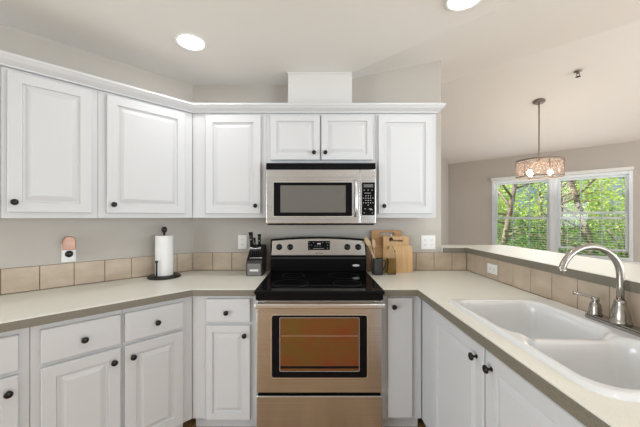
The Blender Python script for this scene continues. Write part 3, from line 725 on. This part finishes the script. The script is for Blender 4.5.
spoon('wooden spoon leaning farthest left in the jug', (qx+.019, qy-.004, CZ+.014), (qx-.094, qy+.012, CZ+.290), 0)
spoon('wooden spoon leaning left beside the outermost one in the jug', (qx+.016, qy+.014, CZ+.012), (qx-.070, qy+.03, CZ+.270), 0, .014)
spoon('wooden spoon standing nearly upright in the jug', (qx-.006, qy+.016, CZ+.012), (qx-.028, qy+.040, CZ+.272), 0, .017)
# boards leaning on the wall
def board(label, name, pts, x, y, z, tilt, th, m_, slot=None, grp='cutting boards leaning by the range'):
    t = thing(name, label, 'cutting board', (x, y, z), 0, grp); t.rotation_euler = (-tilt, 0, 0)
    MB().prism(pts, 0, th, 'y', hole=slot).build('board', m_, t, .002); return t
board('large brown cutting board with long handle slot, rearmost', 'cutting_board', rr(0, .247, 0, .333, .010), .462, 2.372, CZ+.001, .06, .018, 'wood_brown', rr(.066, .190, .292, .316, .010, 4))
board('honey coloured cutting board with thin handle slot, middle of the three', 'cutting_board', rr(0, .208, 0, .286, .008), .549, 2.338, CZ+.001, .065, .015, 'wood_light', rr(.068, .158, .243, .257, .006, 4))
board('smallest pale cutting board in front, without a slot', 'cutting_board', rr(0, .192, 0, .212, .018), .583, 2.316, CZ+.001, .07, .013, 'wood_honey')
t = thing('wooden_paddle', 'narrow speckled dark wooden paddle leaning between range and brown board', 'paddle', (.414, 2.352, CZ+.001)); t.rotation_euler = (-.06, 0, 0)
MB().prism([(.0, 0), (.036, 0), (.038, .15), (.034, .225), (.025, .255), (.012, .255), (.002, .225), (-.001, .15)], 0, .014, 'y').build('blade', 'wood_speckled', t, .003)
# oil bottle
ox, oy = .590, 2.262
bt = thing('oil_bottle', 'square glass bottle half full of golden oil with steel pourer', 'bottle', (ox, oy, CZ))
g_ = MB()
def sqring(g, hw, z, r): return [g.v((p[0], p[1], z)) for p in rr(-hw, hw, -hw, hw, min(r, hw*.98), 3)]
def loft(g, secs):
    R = [sqring(g, hw, z, r) for hw, z, r in secs]
    for a, b in zip(R, R[1:]):
        for i in range(len(a)): g._face([a[i], a[(i+1) % len(a)], b[(i+1) % len(a)], b[i]], False)
    g._face(R[0][::-1]); g._face(R[-1]); return g
loft(g_, [(.030, 0, .006), (.031, .004, .006), (.031, .165, .006), (.028, .185, .010), (.014, .215, .0135), (.0125, .250, .0122), (.0145, .251, .0142), (.0145, .258, .0142)]); g_.build('glass', 'clear_glass', bt)
loft(MB(), [(.0275, .005, .005), (.0275, .122, .005)]).build('oil', 'oil', bt)
MB().lathe([(.0155, .2585), (.016, .272), (.013, .280), (0, .280)], n=18).build('stopper', 'maroon', bt)
MB().tube([(0, 0, .280), (0, 0, .298), (.004, 0, .318)], [.0055, .0045, .0035], 10).build('pourer', 'steel_vertical', bt)

# ------------------------------------------------------------------ recessed lights, pendant, sprinkler
def can(x, y, label, lit=True):
    t = thing('recessed_light', label, 'ceiling light', (x, y, 2.45), 0, 'recessed ceiling lights')
    MB().lathe([(.076, -.001), (.094, -.001), (.096, -.004), (.088, -.009), (.079, -.006), (.076, -.001)], n=48).build('trim_ring', 'trim_white', t)
    MB().lathe([(0, -.0015), (.0755, -.0015), (.069, -.005), (.03, -.007), (0, -.007)], n=48).build('lens', 'lamp_lens', t)
    l = light('lamp_light', 'AREA', (0, 0, -.012), (0, 0, 0), CAN_POWER, (1, .985, .98), shape='DISK', size=.15); l.parent = t
can(-.775, 1.825, 'round recessed light in the ceiling over the diagonal cabinets')
can(.75, 1.455, 'round recessed light at the top edge of the photo, over the sink')
can(-.775, .2, 'unseen round recessed light added behind the viewer, on the left side')  # this fixture and the next are added for more light
can(.55, -.5, 'unseen round recessed light added behind the viewer, on the right side')
x, y = 2.904, 3.785; pz = ceil_z(x, y)
pd = thing('pendant_light', 'bronze drum pendant light with lattice shade hanging in the dining area', 'pendant light', (x, y, pz))
MB(Matrix.Rotation(.26, 4, Vector((-1, 1, 0)).normalized())).lathe([(0, -.002), (.066, -.002), (.068, -.008), (.060, -.018), (.020, -.026), (0, -.026)], n=32).build('canopy', 'brushed_pewter', pd)
zb, zt = 1.868-pz, 2.092-pz
MB().tube([(0, 0, -.02), (0, 0, zt+.0)], .0075, 10).lathe([(.0, zt-.03), (.018, zt-.03), (.018, zt+.012), (0, zt+.02)], n=16).build('rod', 'brushed_pewter', pd)
def hoop(g, r, z, h_, th=.004, n=64): g.lathe([(r-th, z), (r, z), (r, z+h_), (r-th, z+h_), (r-th, z)], n=n)
R_ = .252
g_ = MB(); hoop(g_, R_, zt-.012, .014, .006); hoop(g_, R_, zb, .014, .006); g_.build('shade_ring', 'bronze', pd)
g_ = MB(); nl_ = 14
for k in range(nl_):
    for s_ in (-1, 1):
        P = []
        for i in range(11):
            f = i/10; a = 2*PI*k/nl_+s_*(f*1.5*2*PI/nl_+.09*math.sin(f*2*PI)); P.append(((R_-.003)*math.cos(a), (R_-.003)*math.sin(a), zb+.010+(zt-zb-.02)*f))
        g_.tube(P, .0019, 5)
for k in range(6):
    a = 2*PI*k/6+.3; g_.tube([((R_-.003)*math.cos(a), (R_-.003)*math.sin(a), zb), ((R_-.003)*math.cos(a), (R_-.003)*math.sin(a), zt)], .0045, 6)
g_.build('lattice', 'bronze', pd)
g_ = MB()
for k in range(28):
    for q in range(4): a = 2*PI*(k+.5*(q % 2))/28; g_.lathe([(0, -.012), (.008, 0), (0, .012)], ((R_-.012)*math.cos(a), (R_-.012)*math.sin(a), zb+.04+.048*q), 'z', 6, False)
o = g_.build('crystal_beads', 'crystal', pd); o['kind'] = 'stuff'
g_ = MB(); n = 48
A = [g_.v(((R_-.03)*math.cos(2*PI*i/n), (R_-.03)*math.sin(2*PI*i/n), zb+.01)) for i in range(n)]; B = [g_.v(((R_-.03)*math.cos(2*PI*i/n), (R_-.03)*math.sin(2*PI*i/n), zt-.012)) for i in range(n)]
for i in range(n): g_._face([A[i], A[(i+1) % n], B[(i+1) % n], B[i]], True)
g_.build('inner_shade', 'sheer_shade', pd)
for k, a in enumerate((PI+.05, -.25, PI*.55)):
    bx, by = .125*math.cos(a), .125*math.sin(a)
    ar = MB().tube([(0, 0, zt-.02), (bx*.6, by*.6, zt-.03), (bx, by, zt-.075), (bx, by, zt-.10)], .006, 8).lathe([(.014, zt-.125), (.014, zt-.09)], (bx, by, 0), 'z', 12).build('lamp_arm', 'bronze', pd)
    MB().lathe([(.012, .0), (.014, -.008), (.028, -.030), (.031, -.045), (.026, -.062), (.012, -.072), (0, -.074)], (bx, by, zt-.122), 'z', 20).build('bulb', 'bulb', pd)
l = light('pendant_glow', 'POINT', (0, 0, zb+.08), (0, 0, 0), 4, (1, .85, .65), shadow_soft_size=.12); l.parent = pd
x, y = 2.90, 3.22; t = thing('fire_sprinkler', 'small dark sprinkler head on the sloped dining ceiling', 'sprinkler', (x, y, ceil_z(x, y)))
MB().lathe([(0, 0), (.035, -.001), (.036, -.005), (.014, -.010), (.012, -.030), (0, -.030)], n=20).build('escutcheon', 'brushed_pewter', t)
MB().tube([(.012, 0, -.028), (.020, 0, -.045), (.003, 0, -.062)], .003, 6).tube([(-.012, 0, -.028), (-.020, 0, -.045), (-.003, 0, -.062)], .003, 6).lathe([(0, -.062), (.024, -.062), (.024, -.065), (0, -.065)], n=16).build('deflector', 'black_iron', t)
